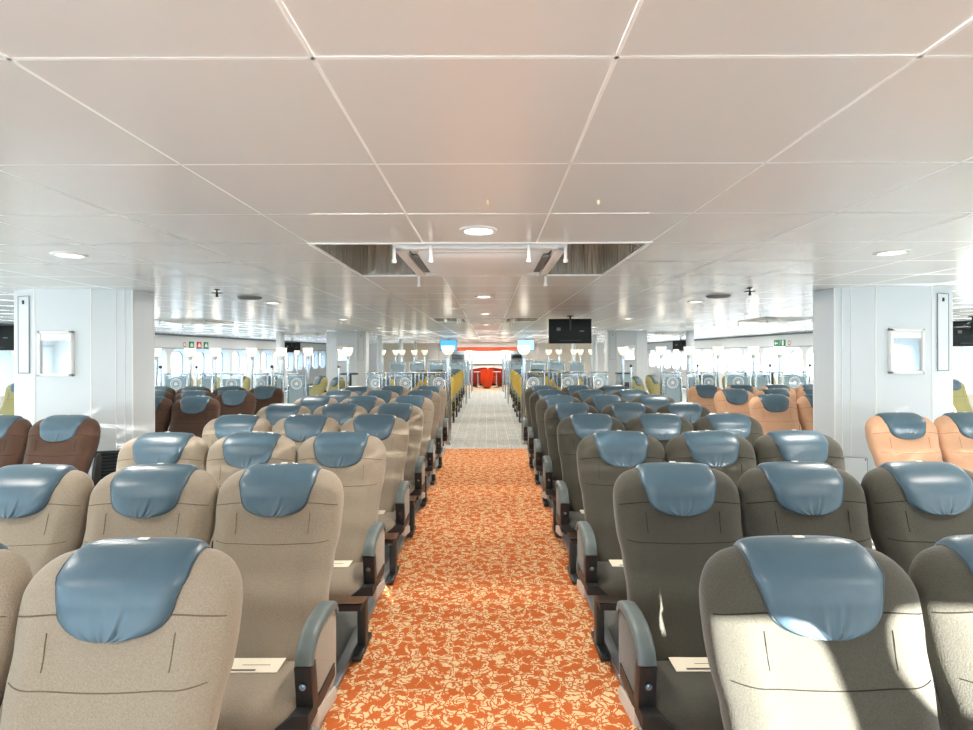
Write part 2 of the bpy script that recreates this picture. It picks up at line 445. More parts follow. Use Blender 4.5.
# pillars
def pillar(sx, dy, name, flip=False):
    out = [(3.18, 4.93), (3.48, 4.825), (3.98, 4.825), (4.22, 4.9), (4.22, 5.25), (3.98, 5.33), (3.48, 5.33), (3.17, 5.23)]
    if flip: out = [(7.4 - x, y) for x, y in out]
    out = [(x * sx, y + dy) for x, y in out]
    bm = bmesh.new()
    add_prism(bm, out, lambda x, y: (x, y, 0), lambda x, y: (x, y, H_CEIL + .005))
    p = struct(name, bm, M['pillar'], smooth=0)
    bm = bmesh.new()
    for x, y in out: add_tube(bm, [(x, y, 0), (x, y, H_CEIL - .002)], .006, 6)
    for x, y in ((3.235, 4.905), (3.30, 4.884)):
        if flip: x = 7.4 - x
        add_tube(bm, [(x * sx, y + dy, .45), (x * sx, y + dy, H_CEIL - .002)], .003, 4)
    obj('corner_bead', bm, M['white'], p)
    # slim service door on the chamfer
    bm = bmesh.new()
    a, b = Vector(out[2] + (0,)), Vector(out[3] + (0,))
    dirv = (b - a).normalized(); nrm = Vector((dirv.y, -dirv.x, 0)) * (1 if (sx > 0) != flip else -1)
    c = (a + b) / 2
    ang = math.atan2(dirv.y, dirv.x)
    R = Matrix.Rotation(ang, 3, 'Z')
    add_box(bm, c + V(0, 0, 1.76) + nrm * .003, (.135, .012, .68), .002, rot=R)
    d = obj('service_door', bm, M['pillar'], p, 0)
    bm = bmesh.new()
    w2 = .069
    for du, zc, sw, sh in ((-w2, 1.76, .004, .69), (w2, 1.76, .004, .69), (0, 2.103, .14, .004), (0, 1.417, .14, .006)):
        add_box(bm, c + dirv * du + V(0, 0, zc) + nrm * .009, (sw, .006, sh), 0, rot=R)
    obj('door_gap', bm, M['greyline'], d, 0)
    bm = bmesh.new()
    add_box(bm, c + V(0, 0, 2.05) + nrm * .012, (.018, .012, .034), .004, rot=R)
    obj('door_lock', bm, M['dark'], d)
    return p
pillar(-1, 0, 'pillar'); pillar(1, 0, 'pillar.001'); pillar(-1, 9.4, 'pillar.002', True); pillar(1, 9.4, 'pillar.003', True)
# louvred grille at the foot of the left pillar, access hatch on the right one
t = thing('louvre_grille', 'dark louvred air grille low on the left front pillar', 'vent', (-3.33, 4.868, 0), math.atan2(-.105, .3) * -1)
t.rotation_euler = (0, 0, math.atan2(.105, .3)); t.location = (-3.33, 4.875, 0)
bm = bmesh.new(); add_box(bm, (0, 0, .55), (.27, .008, .34), .002); obj('backing', bm, M['dark'], t)
bm = bmesh.new()
for k in range(11): add_box(bm, (0, -.012, .4 + k * .03), (.26, .02, .012), .002, rot=None)
obj('louvre_slats', bm, M['steel'], t)
t = thing('access_hatch', 'small screwed access hatch low on the right front pillar', 'hatch', (3.32, 4.878, 0), math.atan2(-.105, .3))
bm = bmesh.new(); add_box(bm, (0, -.004, .52), (.2, .012, .24), .002); obj('hatch_plate', bm, M['pillar'], t)
bm = bmesh.new()
for x, z, sx, sz in ((-.1, .52, .004, .24), (.1, .52, .004, .24), (0, .64, .2, .004), (0, .4, .2, .004)): add_box(bm, (x, -.009, z), (sx, .004, sz))
obj('hatch_gap', bm, M['greyline'], t, 0)
for x in (-.085, .085):
    bm = bmesh.new(); add_tube(bm, [(x, -.01, .625), (x, -.016, .625)], .006, 8); obj('screw', bm, M['dark'], t)

def notice_board(x, y, z, w, h, label):
    t = thing('notice_board', label, 'notice board', (x, y, z), 0, 'notice boards on the pillars')
    bm = bmesh.new()
    for s in (-1, 1):
        add_box(bm, (s * (w / 2 - .012), -.02, 0), (.024, .04, h), .004)
        add_box(bm, (0, -.02, s * (h / 2 - .012)), (w, .04, .024), .004)
    obj('frame', bm, M['white'], t)
    bm = bmesh.new(); add_box(bm, (0, -.018, 0), (w - .044, .006, h - .044)); obj('glass', bm, M['mirror'], t, 0)
    bm = bmesh.new(); add_box(bm, (0, -.024, h / 2 - .055), (w - .048, .008, .06), .002); obj('header_strip', bm, M['white'], t)
notice_board(-3.775, 4.823, 1.59, .3, .4, 'aluminium framed glass notice board on the left front pillar')
notice_board(3.735, 4.823, 1.59, .3, .4, 'aluminium framed glass notice board on the right front pillar')
notice_board(-3.775, 14.223, 1.59, .3, .4, 'small glass notice board on the left pillar far behind the partitions')
notice_board(3.735, 14.223, 1.59, .3, .4, 'small glass notice board on the right pillar far behind the partitions')

# round columns
n = 0
for x, y, r in ((-5.5, 14.5, .105), (5.42, 14.5, .105)) + tuple((s * 3.4, yy, .08) for yy in (17.2, 21.4, 25.7) for s in (-1, 1)):
    bm = bmesh.new(); add_tube(bm, [(x, y, 0), (x, y, H_CEIL + .002)], r, 20); add_lathe(bm, [(r + .01, 0), (r + .01, .02), (r, .025)], (x, y, H_CEIL - .03), 20)
    struct('column' if n == 0 else 'column.%03d' % n, bm, M['pillar']); n += 1

# ------------------------------------------------------------------ passenger seat (faces -Y; origin on the floor, y=0 at the front of the lumbar/shoulder)
YF = [(.34, -.215), (.46, -.195), (.6, -.125), (.75, -.055), (.9, 0), (1.0, .022), (1.11, .06)]
TH = [(.34, .10), (.6, .115), (.9, .125), (1.0, .12), (1.11, .11)]
HWT = [(.34, .240), (.5, .240), (.66, .234), (.76, .240), (.84, .2535), (.95, .2595), (1.01, .260), (1.11, .257)]
def ztop(xi):
    a = abs(xi)
    z = 1.096 - .012 * a * a
    if a > .5:
        u = (a - .5) / .5
        z -= .105 * (1 - max(0, 1 - u ** 2.8) ** (1 / 2.2))
    return z
ZB = .34
def seat_pt(xi, s, off=0.0):
    """s in [0,1] front bottom to top centre, [1,2] down the back"""
    zt = ztop(xi); r = .055
    if s <= 1: q, sg = s, -1
    else: q, sg = 2 - s, 1
    zc = zt - r
    if q < .8:
        z = ZB + (zc - ZB) * (q / .8); k = 1
    else:
        a = (q - .8) / .2 * PI / 2; z = zc + (r + off) * math.sin(a); k = math.cos(a)
    th = lerp_tab(TH, z) / 2; yc = lerp_tab(YF, z) + th
    edge = max(0, 1 - abs(xi) ** 5) ** (1 / 3.2)
    hw = lerp_tab(HWT, z)
    bol = .012 * math.exp(-((abs(xi) - .72) / .16) ** 2) * (1 if z < .92 else max(0, 1 - (z - .92) / .08)) if sg < 0 else 0
    x = xi * hw
    y = yc + sg * (th * edge + off * edge) * k
    if sg < 0: y -= bol * k * edge - .014 * (1 - abs(xi) ** 2) * -k * 1.0
    return Vector((x, y, z))

def xi_list(n):
    out = []
    for i in range(n):
        t = -1 + 2 * i / (n - 1)
        out.append(math.copysign(1 - (1 - abs(t)) ** 1.7, t))
    return out

def backrest_bm():
    bm = bmesh.new()
    xs = xi_list(41); ss = [.8 * i / 26 for i in range(26)] + [.8 + .2 * i / 8 for i in range(8)]
    ss = ss + [1] + [2 - s for s in ss[::-1]]
    add_grid(bm, lambda i, j: seat_pt(xs[i], ss[j]), len(xs), len(ss))
    bmesh.ops.remove_doubles(bm, verts=bm.verts, dist=.0004)
    # stitched seams and darts
    def s_of(xi, z):
        return .8 * (z - ZB) / (ztop(xi) - .055 - ZB)
    def seam(f, n=22, r=.0022):
        pts = []
        for k in range(n):
            xi, z = f(k / (n - 1)); pts.append(seat_pt(xi, s_of(xi, z), .0008))
        add_tube(bm, pts, r, 5, 1)
    seam(lambda t: (-.9 + 1.8 * t, .832 - .008 * math.sin(PI * t)), 30, .0014)
    for s in (-1, 1):
        seam(lambda t: (s * (.5 + .455 * t), .976 - .016 * t * t), 12, .0017)
        seam(lambda t: (s * .57, .94 - .08 * t), 8, .0012)
    
    return bm

# headrest pad outline: half width (in metres) by path position
HR_B = .928
def headrest_bm():
    bm = bmesh.new()
    nu, nv = 45, 44
    def outline(z):           # half width at height z
        u = min(1, max(0, (z - HR_B) / (1.06 - HR_B)))
        b = min(1, u / .5)
        return (.127 + .028 * u ** 1.8) * max(0, 1 - (1 - b) ** 2.6) ** (1 / 2.4)
    def P(i, j, off_scale=1.0):
        t = j / (nv - 1); tt = -1 + 2 * i / (nu - 1)
        top_t = .78
        if t <= top_t:
            a = t / top_t; a = a ** 1.7
            z0 = HR_B + (1.05 - HR_B) * a; half = outline(z0)
        elif t <= .9: z0 = None; half = .155
        else: z0 = None; half = .154
        xi = tt * half / .2595
        if z0 is not None:
            # drape: bottom of the U follows the outline, rows bend into it
            s = .8 * (z0 - ZB) / (ztop(xi) - .055 - ZB)
        else:
            s0 = .8 * (1.05 - ZB) / (ztop(xi) - .055 - ZB)
            s = s0 + (1.32 - s0) * ((t - top_t) / (1 - top_t))
        ed = (1 - abs(tt) ** 6) ** .5
        eb = min(1, (t / .10)) if t < .10 else 1
        off = .001 + .019 * ed * math.sqrt(max(0, 1 - (1 - eb) ** 2))
        # creases gathered at the bottom of the pad
        cr = 0
        if t < .6:
            cr = .004 * math.sin(t / .6 * PI) * (math.exp(-((tt - .12 - .1 * t) / .035) ** 2) - .8 * math.exp(-((tt - .2 - .12 * t) / .03) ** 2) + .7 * math.exp(-((tt + .16 - .1 * t) / .03) ** 2))
        cr += .0022 * math.sin(tt * 19 + 2.2 * math.sin(3 * tt)) * math.exp(-(t / .28) ** 2) * min(1, t / .08) * (1 - tt * tt)
        return seat_pt(xi, s, off + cr)
    add_grid(bm, P, nu, nv)
    # piping along the outline
    path = [P(0, j) for j in range(nv - 1, -1, -1)] + [P(i, 0) for i in range(nu)] + [P(nu - 1, j) for j in range(nv)]
    pts = [path[0]]
    for p in path[1:]:
        if (p - pts[-1]).length > .006: pts.append(p)
    add_tube(bm, pts, .0032, 6, 1)
    return bm

def cushion_bm():
    bm = bmesh.new()
    prof = [(-.13, .335), (-.40, .335), (-.462, .35), (-.487, .39), (-.482, .43), (-.45, .458), (-.40, .468), (-.30, .462), (-.2, .455), (-.13, .452)]
    n = len(prof); sm = []
    for k in range(n):                         # Catmull-Rom along the profile
        p0, p1, p2, p3 = prof[max(k - 1, 0)], prof[k], prof[min(k + 1, n - 1)], prof[min(k + 2, n - 1)]
        if k == n - 1: sm.append(p1); break
        for q in range(3):
            t = q / 3
            sm.append(tuple(.5 * (2 * p1[d] + (p2[d] - p0[d]) * t + (2 * p0[d] - 5 * p1[d] + 4 * p2[d] - p3[d]) * t * t + (3 * p1[d] - p0[d] - 3 * p2[d] + p3[d]) * t ** 3) for d in (0, 1)))
    cy, cz = -.3, .4
    xs = [-.249, -.247, -.239, -.22, -.14, 0, .14, .22, .239, .247, .249]
    sh = [.80, .9, .965, .995, 1, 1.01, 1, .995, .965, .9, .80]
    add_grid(bm, lambda i, j: (xs[i], cy + (sm[j][0] - cy) * (sh[i] if sm[j][0] < cy else 1), cz + (sm[j][1] - cz) * sh[i]), len(xs), len(sm))
    for i in (0, len(xs) - 1):
        bm.verts.ensure_lookup_table()
        bm.faces.new([bm.verts[i * len(sm) + j] for j in range(len(sm))])
    bm.faces.new([bm.verts[i * len(sm)] for i in range(len(xs))] + [bm.verts[i * len(sm) + len(sm) - 1] for i in range(len(xs) - 1, -1, -1)])
    pts = [(x, -.4845, .395) for x in (-.225, 0, .225)]
    return bm

ARM = [(-.468, .585), (-.452, .622), (-.415, .655), (-.36, .671), (-.29, .676), (-.22, .669), (-.175, .652), (-.155, .62)]
def make_seat(fab, side, label, group):
    """side: -1/+1 puts the end armrest on the -x/+x side, 0 none"""
    F = M[fab]
    t = thing('passenger_seat', label, 'seat', (0, 0, 0), 0, group)
    obj('backrest', backrest_bm(), [F, M[fab + '_seam']], t, 60)
    h = obj('headrest', headrest_bm(), [M['leather'], M['piping']], t, 70)
    h['label'] = 'blue grey leather headrest pad'
    bm = bmesh.new(); p = seat_pt(0, 1.0, .021); add_box(bm, (p.x, p.y, p.z - .001), (.026, .012, .005), .002); obj('headrest_clip', bm, M['clip'], h)
    obj('cushion', cushion_bm(), F, t, 50)
    bm = bmesh.new()       # rear shell
    xs = xi_list(15)
    add_grid(bm, lambda i, j: seat_pt(xs[i] * .93, 1.25 + .75 * j / 11, .012), 15, 12)
    obj('back_shell', bm, M['shell'], t, 60)
    bm = bmesh.new()
    add_box(bm, (0, -.27, .315), (.46, .34, .035), .006); add_box(bm, (0, -.12, .30), (.47, .05, .06), .006)
    obj('seat_frame', bm, M['black'], t)
    for s in (-1, 1):
        bm = bmesh.new()
        add_box(bm, (s * .19, -.22, .155), (.045, .07, .29), .006)
        add_box(bm, (s * .19, -.24, .02), (.05, .26, .026), .006)
        obj('leg', bm, M['steel'], t)
    if side <= 0:  # upright block added to stop sun passing between the backs
        bm = bmesh.new()
        add_prism(bm, [(.0, .50), (.07, .50), (.085, .62), (.098, .79), (.085, .82), (.04, .81), (.015, .68)], lambda y, z: (.253, y, z), lambda y, z: (.271, y, z), 0, .004)
        fo = obj('sun_gap_filler', bm, M['black'], t)
        fo['label'] = 'black armrest shaped filler added between the backs to block sun'
    if side:
        xo, xi_ = side * .299, side * .254          # outer and inner planes
        prof = ARM + [(-.158, .37), (-.20, .352), (-.40, .415), (-.448, .44)]
        bm = bmesh.new()
        inn = [(-.305 + (y + .305) * .93, .52 + (z - .52) * .93) for y, z in prof]
        add_prism(bm, inn, lambda y, z: (xi_, y, z), lambda y, z: (xo - side * .001, y, z), 0, .003)
        a = obj('armrest', bm, F, t, 40)
        bm = bmesh.new()    # grey pad wrapping the front and top edge
        n = len(ARM); sec = [(-.5, 0), (-.42, .006), (-.2, .009), (.2, .009), (.42, .006), (.5, 0), (.5, -.02), (-.5, -.02)]
        rows = []
        cx = (xo + xi_) / 2; w = abs(xo - xi_) + .012
        ap = []
        for k in range(n - 1):
            for q in range(3):
                u = q / 3; ap.append((ARM[k][0] + (ARM[k + 1][0] - ARM[k][0]) * u, ARM[k][1] + (ARM[k + 1][1] - ARM[k][1]) * u))
        ap.append(ARM[-1])
        for k, (y, z) in enumerate(ap):
            y0, z0 = ap[max(0, k - 2)]; y1, z1 = ap[min(len(ap) - 1, k + 2)]
            d = Vector((0, y1 - y0, z1 - z0)).normalized(); nr = Vector((0, -d.z, d.y))
            rows.append([Vector((cx + u * w, y, z)) + nr * v for u, v in sec])
        vs = add_grid(bm, lambda i, j: rows[j][i], len(sec), len(rows), 0, True)
        bm.faces.new([vs[i][0] for i in range(len(sec))]); bm.faces.new([vs[i][-1] for i in range(len(sec))][::-1])
        obj('arm_pad', bm, M['pad'], a, 40)
        bm = bmesh.new()    # black bracket at the front with its spread foot
        add_prism(bm, [(-.474, .583), (-.425, .583), (-.40, .44), (-.452, .435)], lambda y, z: (cx - w / 2, y, z), lambda y, z: (cx + w / 2, y, z), 0, .004)
        inner = xi_ - side * .06
        pr = [(xo + side * .004, .445), (xi_ - side * .002, .445), (inner, .40), (xo + side * .004, .40)]
        add_prism(bm, pr, lambda x, z: (x, -.497, z), lambda x, z: (x, -.2, z), 0, .003)
        obj('bracket', bm, M['black'], a)
        bm = bmesh.new(); add_tube(bm, [(cx, -.463, .522), (cx, -.476, .522)], .011, 12); add_tube(bm, [(cx, -.470, .522), (cx, -.480, .522)], .006, 8)
        obj('screw', bm, M['screw'], a)
        bm = bmesh.new()
        add_prism(bm, [(-.405, .41), (-.19, .352), (-.175, .30), (-.40, .345)], lambda y, z: (xo - side * .02, y, z), lambda y, z: (xo + side * .005, y, z), 0, .003)
        obj('foot_plate', bm, M['foot'], a)
        bm = bmesh.new(); add_lathe(bm, [(0, -.012), (.012, -.008), (.015, 0), (.012, .008), (0, .012)], (side * .248, -.44, .405), 12)
        add_tube(bm, [(side * .22, -.43, .405), (side * .26, -.43, .405)], .005, 8)
        obj('recline_button', bm, M['black'], t)
    return t

PITCH = .94; Y1 = 1.26
NAMEF = {'taupe': 'taupe', 'olive': 'dark olive grey', 'brown': 'dark brown', 'tan': 'orange tan', 'mustard': 'mustard yellow', 'sage': 'sage green'}
protos = {}
def seat(fab, side, loc, rz, label, group):
    k = (fab, side)
    if k not in protos:
        protos[k] = make_seat(fab, side, label, group); protos[k].location = loc; protos[k].rotation_euler = (0, 0, rz)
        KIDS[protos[k].name] = [(c, kids(c)) for c in kids(protos[k])]
        return protos[k]
    return dup(protos[k], loc, rz, label, group)

POS = ['aisle', 'middle', 'outer']
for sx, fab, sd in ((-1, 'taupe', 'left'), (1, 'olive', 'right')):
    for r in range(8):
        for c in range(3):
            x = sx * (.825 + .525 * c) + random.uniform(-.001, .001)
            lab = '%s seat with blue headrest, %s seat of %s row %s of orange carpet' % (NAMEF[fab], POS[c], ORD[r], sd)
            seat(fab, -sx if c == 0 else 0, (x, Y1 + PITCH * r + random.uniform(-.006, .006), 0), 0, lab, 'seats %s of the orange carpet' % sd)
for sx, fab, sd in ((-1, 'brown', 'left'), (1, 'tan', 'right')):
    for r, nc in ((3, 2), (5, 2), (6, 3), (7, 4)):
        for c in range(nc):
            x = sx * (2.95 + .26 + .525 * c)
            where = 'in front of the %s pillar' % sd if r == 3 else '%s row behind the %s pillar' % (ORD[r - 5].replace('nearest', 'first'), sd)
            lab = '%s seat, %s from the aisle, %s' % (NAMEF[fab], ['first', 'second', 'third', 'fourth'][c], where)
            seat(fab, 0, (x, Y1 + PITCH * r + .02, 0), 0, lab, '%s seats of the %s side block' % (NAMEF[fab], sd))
for sx, sd in ((-1, 'left'), (1, 'right')):
    for r in range(6):
        for c in range(3):
            lab = 'mustard seat beyond the partition, %s seat of %s row %s of grey carpet' % (POS[c], ORD[r], sd)
            seat('mustard', -sx if c == 0 else 0, (sx * (.95 + .525 * c), 10.5 + 1.12 * r, 0), 0, lab, 'mustard seats beside the grey carpet')
    for k, (x, y, a) in enumerate(((3.06, 10.9, 48), (3.6, 11.55, 48))):
        lab = 'sage green seat turned to the side, %s of pair beyond the %s partition gap' % (['inner', 'outer'][k], sd)
        seat('sage', 0, (sx * x, y, 0), math.radians(a) * sx, lab, 'sage seats turned to the side')
    for k in range(4):
        lab = 'sage green seat near the %s windows, %s from the pillar' % (sd, ORD[k].replace('nearest', 'first'))
        seat('sage', 0, (sx * (4.7 + .62 * k), 11.6, 0), 0, lab, 'sage seats near the windows')
    for k in range(3):
        lab = 'sage window seat beside the round %s side window, %s of three rows' % (sd, ['front', 'middle', 'rear'][k])
        seat('sage', 0, (sx * 8.0, 8.3 + 1.0 * k, 0), 0, lab, 'sage window seats')

# cards lying on the aisle cushions
for sx, sd in ((-1, 'left'), (1, 'right')):
    for r in (1, 2, 3):
        y = Y1 + PITCH * r
        tcd = thing('seat_card', 'cream printed card lying on the aisle cushion of the %s row, %s side' % (ORD[r], sd), 'card', (sx * (.80 + (.01 if r == 1 else 0)), y - .25, .4645), 0, 'cards lying on aisle cushions')
        bm = bmesh.new(); add_box(bm, (0, 0, 0), (.22, .09, .003)); obj('card_sheet', bm, M['paper'], tcd, 0)
        bm = bmesh.new()
        add_box(bm, (-.02, -.032, .0019), (.10, .010, .0006)); add_box(bm, (.02, .0, .0019), (.10, .0025, .0006))
        obj('print', bm, M['ink'], tcd, 0)

# ------------------------------------------------------------------ ceiling fittings
def downlight(x, y, label, lit=True):
    t = thing('downlight', label, 'ceiling light', (x, y, H_CEIL), 0, 'round ceiling downlights')
    bm = bmesh.new(); add_lathe(bm, [(.066, -.004), (.07, -.010), (.088, -.008), (.092, 0), (.066, .002)], n=32); obj('bezel', bm, M['white'], t)
    bm = bmesh.new(); add_lathe(bm, [(0, -.006), (.05, -.006), (.068, -.004)], n=32); obj('diffuser', bm, M['downglow'], t)
    return t
LIGHTS = []
def lamp(x, y, w=20, size=.14, col=(1, .93, .84)):
    d = bpy.data.lights.new('downlight_source', 'AREA'); d.shape = 'DISK'; d.size = size; d.energy = w; d.color = col
    o = bpy.data.objects.new('downlight_source', d); C.objects.link(o); o.location = (x, y, H_CEIL - .012); LIGHTS.append(o)
rowname = ['nearest', 'second', 'third', 'fourth', 'fifth', 'sixth', 'seventh']
for k, y in enumerate((2.575, 5.575, 7.975, 10.975, 13.975, 16.975, 20.575)):
    downlight(0, y, 'round white downlight over the centre aisle, %s from the camera' % rowname[k]); lamp(0, y)
for s, sd in ((-1, 'left'), (1, 'right')):
    for k, y in enumerate((3.175, 6.175, 9.175, 12.175, 15.175, 18.175, 21.175)):
        downlight(s * 2.4, y, 'round white downlight in the %s ceiling row, %s from the camera' % (sd, rowname[k])); lamp(s * 2.4, y)
        if k > 0:
            downlight(s * 5.4, y + 1.2, 'added round white fill light in the outer %s ceiling, %s along' % (sd, rowname[k])); 
        lamp(s * 5.4, y + 1.2)  # outer row added for fill light; its first lamp has no fitting
    t = thing('ceiling_speaker', 'flat grey round ceiling speaker in the %s ceiling' % sd, 'speaker', (s * 2.4 if s > 0 else -2.4, 5.575, H_CEIL), 0, 'ceiling speakers')
    bm = bmesh.new(); add_lathe(bm, [(0, -.022), (.10, -.02), (.115, -.01), (.12, 0)], n=32); obj('grille', bm, M['grille'], t)
    t = thing('ceiling_sprinkler', 'dark pendent sprinkler with disc hanging in the %s ceiling' % sd, 'sprinkler', (s * 2.4, 4.9, H_CEIL), 0, 'pendent sprinklers')
    bm = bmesh.new(); add_lathe(bm, [(0, 0), (.022, 0), (.022, -.005), (.006, -.008), (.006, -.03), (0, -.03)], n=16); obj('stem', bm, M['dark'], t)
    bm = bmesh.new(); add_lathe(bm, [(0, -.03), (.048, -.031), (.048, -.035), (.01, -.037), (.01, -.06), (.016, -.066), (0, -.072)], n=20); obj('deflector', bm, M['dark'], t)
    # unseen fill lamps without fittings, added over and behind the camera
    for y in (-.2, 1.6): lamp(s * 2.7, y, 24)
lamp(0, -.425, 20)
for k, y in enumerate((23.575, 26.575)):  # lamps and fittings added to brighten the dark bar end
    for x, pos in ((0, 'centre'), (-1.8, 'left'), (1.8, 'right')):
        downlight(x, y, 'added fill light before the bar, %s of the %s row' % (pos, ('nearer', 'farther')[k])); lamp(x, y, 30)
for x, pos in ((-.9, 'left'), (.9, 'right')):  # pair added to light the back panel of the bar
    downlight(x, 28.98, 'added fill light behind the bar canopy, %s of two' % pos); lamp(x, 28.98, 24)
for s, sd in ((-1, 'left'), (1, 'right')):
    for k, y in enumerate((7.375, 10.375, 13.375, 16.375, 19.375, 22.375)):  # row added to brighten the dim side walls
        downlight(s * 7.5, y, 'added fill light by the %s windows, %s along from the pillar' % (sd, ORD[k].replace('nearest', 'first'))); lamp(s * 7.5, y, 26)
for x, y, lab in ((.467, 2.08, 'tiny brass nozzle in the ceiling ahead of the downlight, right of centre'), (.045, 2.08, 'tiny brass nozzle in the ceiling on the centre line')):
    bm = bmesh.new(); add_lathe(bm, [(0, 0), (.006, 0), (.006, -.012), (.004, -.018), (0, -.02)], (x, y, H_CEIL + .001), 10)
    tag(obj('ceiling_nozzle', bm, M['brass']), lab, 'nozzle', 'brass ceiling nozzles')

def cassette(x, y, label, w=.95, dz=0):
    t = thing('air_conditioner', label, 'air conditioner', (x, y, H_CEIL), 0, 'ceiling air conditioning cassettes')
    h = w / 2
    bm = bmesh.new()        # square rim
    for s in (-1, 1):
        add_box(bm, (s * (h - .03), 0, .0), (.06, w * 1.12, .035), .008); add_box(bm, (0, s * (h * 1.12 - .03), .0), (w, .06, .035), .008)
    obj('rim', bm, M['white'], t)
    bm = bmesh.new()        # body above the rim
    add_box(bm, (0, 0, .12), (w * .86, w * .96, .24), .02); obj('body', bm, M['white'], t)
    bm = bmesh.new()        # dished centre panel
    pr = [(h * .86 * a, b) for a, b in ((0, -.058), (.5, -.054), (.8, -.040), (.95, -.018), (1, .006))]
    def P(i, j):
        a = 2 * PI * i / 40; f = pr[j][0] / (h * .86)
        xx, yy = rr_pt(a + .01, h * .80, h * .94, .16)
        return (xx * f, yy * f, pr[j][1])
    add_grid(bm, lambda i, j: P(i, j), 40, 5, 0, True); bmesh.ops.remove_doubles(bm, verts=bm.verts, dist=.0005)
    obj('centre_panel', bm, M['white'], t, 60)
    for s in (-1, 1):
        bm = bmesh.new(); add_box(bm, (s * h * .80, 0, -.012), (.05, w * .62, .02), .008); obj('air_slot', bm, M['grille'], t)
        bm = bmesh.new(); add_box(bm, (0, s * h * .92, -.012), (w * .62, .05, .02), .008); obj('air_slot', bm, M['white'], t)
    for sx2, sy in ((-.98, -1.1), (-.56, -1.12), (.56, -1.12), (.98, -1.1), (-.98, 1.1), (.98, 1.1)):
        bm = bmesh.new(); add_tube(bm, [(sx2 * h, sy * h, .02), (sx2 * h, sy * h, -.075)], .009, 10); add_lathe(bm, [(0, -.094), (.013, -.092), (.013, -.074), (.009, -.072)], (sx2 * h, sy * h, 0), 10)
        obj('hanger_peg', bm, M['white'], t)
    return t
c0 = cassette(0, 3.475, 'white cassette air conditioner in the near metal lined ceiling recess')
KIDS[c0.name] = [(c, kids(c)) for c in kids(c0)]
for x, y, lab in ((0, 9.475, 'white cassette air conditioner in the second ceiling recess over the aisle'),
                  (-5.1, 9.475, 'white cassette air conditioner in the ceiling left of the pillar'),
                  (5.1, 9.475, 'white cassette air conditioner in the ceiling right of the aisle by the right pillar'),
                  (-5.1, 15.475, 'far white cassette air conditioner above the left windows'),
                  (5.1, 15.475, 'far white cassette air conditioner above the right windows')):
    dup(c0, (x, y, H_CEIL), 0, lab)

# televisions
def tv(x, y, z, w, h, label, rz=0, lit=None, drop=.05):
    t = thing('television', label, 'television', (x, y, z), rz, 'ceiling hung televisions')
    bm = bmesh.new(); add_box(bm, (0, 0, 0), (w, .035, h), .006); add_box(bm, (0, .03, -.02), (w * .7, .03, h * .7), .01)
    obj('casing', bm, M['tvblack'], t)
    top = H_CEIL - z
    bm = bmesh.new()
    fy = .055 if lit else -.03
    add_box(bm, (0, fy, (top + .02) / 2), (.03, .025, top - .02), .004); add_box(bm, (0, fy, top - .008), (.1, .08, .014), .003)
    obj('ceiling_bracket', bm, M['black'], t)
    if lit:
        bm = bmesh.new(); add_box(bm, (0, -.0185, 0), (w - .03, .003, h - .03)); obj('screen', bm, M[lit], t, 0)
    else:
        bm = bmesh.new(); add_box(bm, (-w * .27, -.0185, h * .08), (.06, .003, .05)); add_box(bm, (w * .27, -.0185, 0), (.07, .003, .018)); obj('sticker', bm, M['pad'], t, 0)
        bm = bmesh.new(); add_box(bm, (0, -.0185, -h * .38), (w * .5, .003, .02)); obj('vent_strip', bm, M['dark'], t, 0)
    return t
tv(1.32, 8.5, 1.925, .67, .385, 'large black television hanging over the right seats, seen from behind')
tv(-1.5, 21, 1.90, .66, .43, 'blue lit television hanging left of the bar', lit='screen')
tv(1.48, 21, 1.90, .66, .43, 'blue lit television hanging right of the bar', lit='screen2')
tv(-7.0, 19.5, 1.82, .58, .36, 'small black television near the far left windows', .5)
tv(6.95, 19.5, 1.84, .58, .36, 'small black television near the far right windows', -.5)
tv(-8.05, 8.9, 1.86, .7, .41, 'black television hanging by the left window beyond the pillar', .1)
tv(7.95, 8.9, 1.88, .7, .41, 'black television hanging by the right window beyond the pillar', -.1)

# ------------------------------------------------------------------ partitions, lamp posts
CAMX = .045
def px2x(x, Y): return (x - 488.5) * Y / 544 + CAMX
def lamp_post(x, y, label, dia=.19, zb=1.53):
    t = thing('post_lamp', label, 'lamp', (x, y, 0), 0, 'uplighter lamps on chrome posts')
    bm = bmesh.new(); add_tube(bm, [(0, 0, 0), (0, 0, zb - .03)], .022, 14); add_lathe(bm, [(0, 0), (.05, 0), (.05, .012), (.022, .02)], n=16); obj('post', bm, M['chrome'], t)
    bm = bmesh.new(); add_lathe(bm, [(.022, -.05), (.034, -.04), (.034, -.005), (.045, .004), (.03, .012), (0, .012)], (0, 0, zb), 16); obj('collar', bm, M['alu'], t)
    d = bpy.data.lights.new('lamp_bulb', 'POINT'); d.energy = 1.0; d.color = (1, .9, .74); d.shadow_soft_size = .07
    lo = bpy.data.objects.new('lamp_bulb', d); C.objects.link(lo); lo.location = (x, y, zb + .27)
    r = dia / 2
    bm = bmesh.new(); add_lathe(bm, [(0, .006), (.3 * r, .006), (.62 * r, .03), (.85 * r, .075), (.96 * r, .12), (r, .165), (.97 * r, .165), (.9 * r, .12), (.5 * r, .05), (0, .03)], (0, 0, zb), 24); obj('glass_bowl', bm, M['lampglow'], t)
    return t
lamps_at = [(448, 9.45, .235), (524, 9.45, .235)]
lp = []
side_l = [156, 190, 215.5, 251.7, 281.6, 308, 348]
side_r = [623, 661, 689, 718, 753.6, 779.5]
for i, x in enumerate((448, 524)):
    lamp_post(px2x(x, 9.45), 9.45, 'tall chrome post lamp at the %s side of the grey carpet entrance' % ('left', 'right')[i], .235, 1.55)
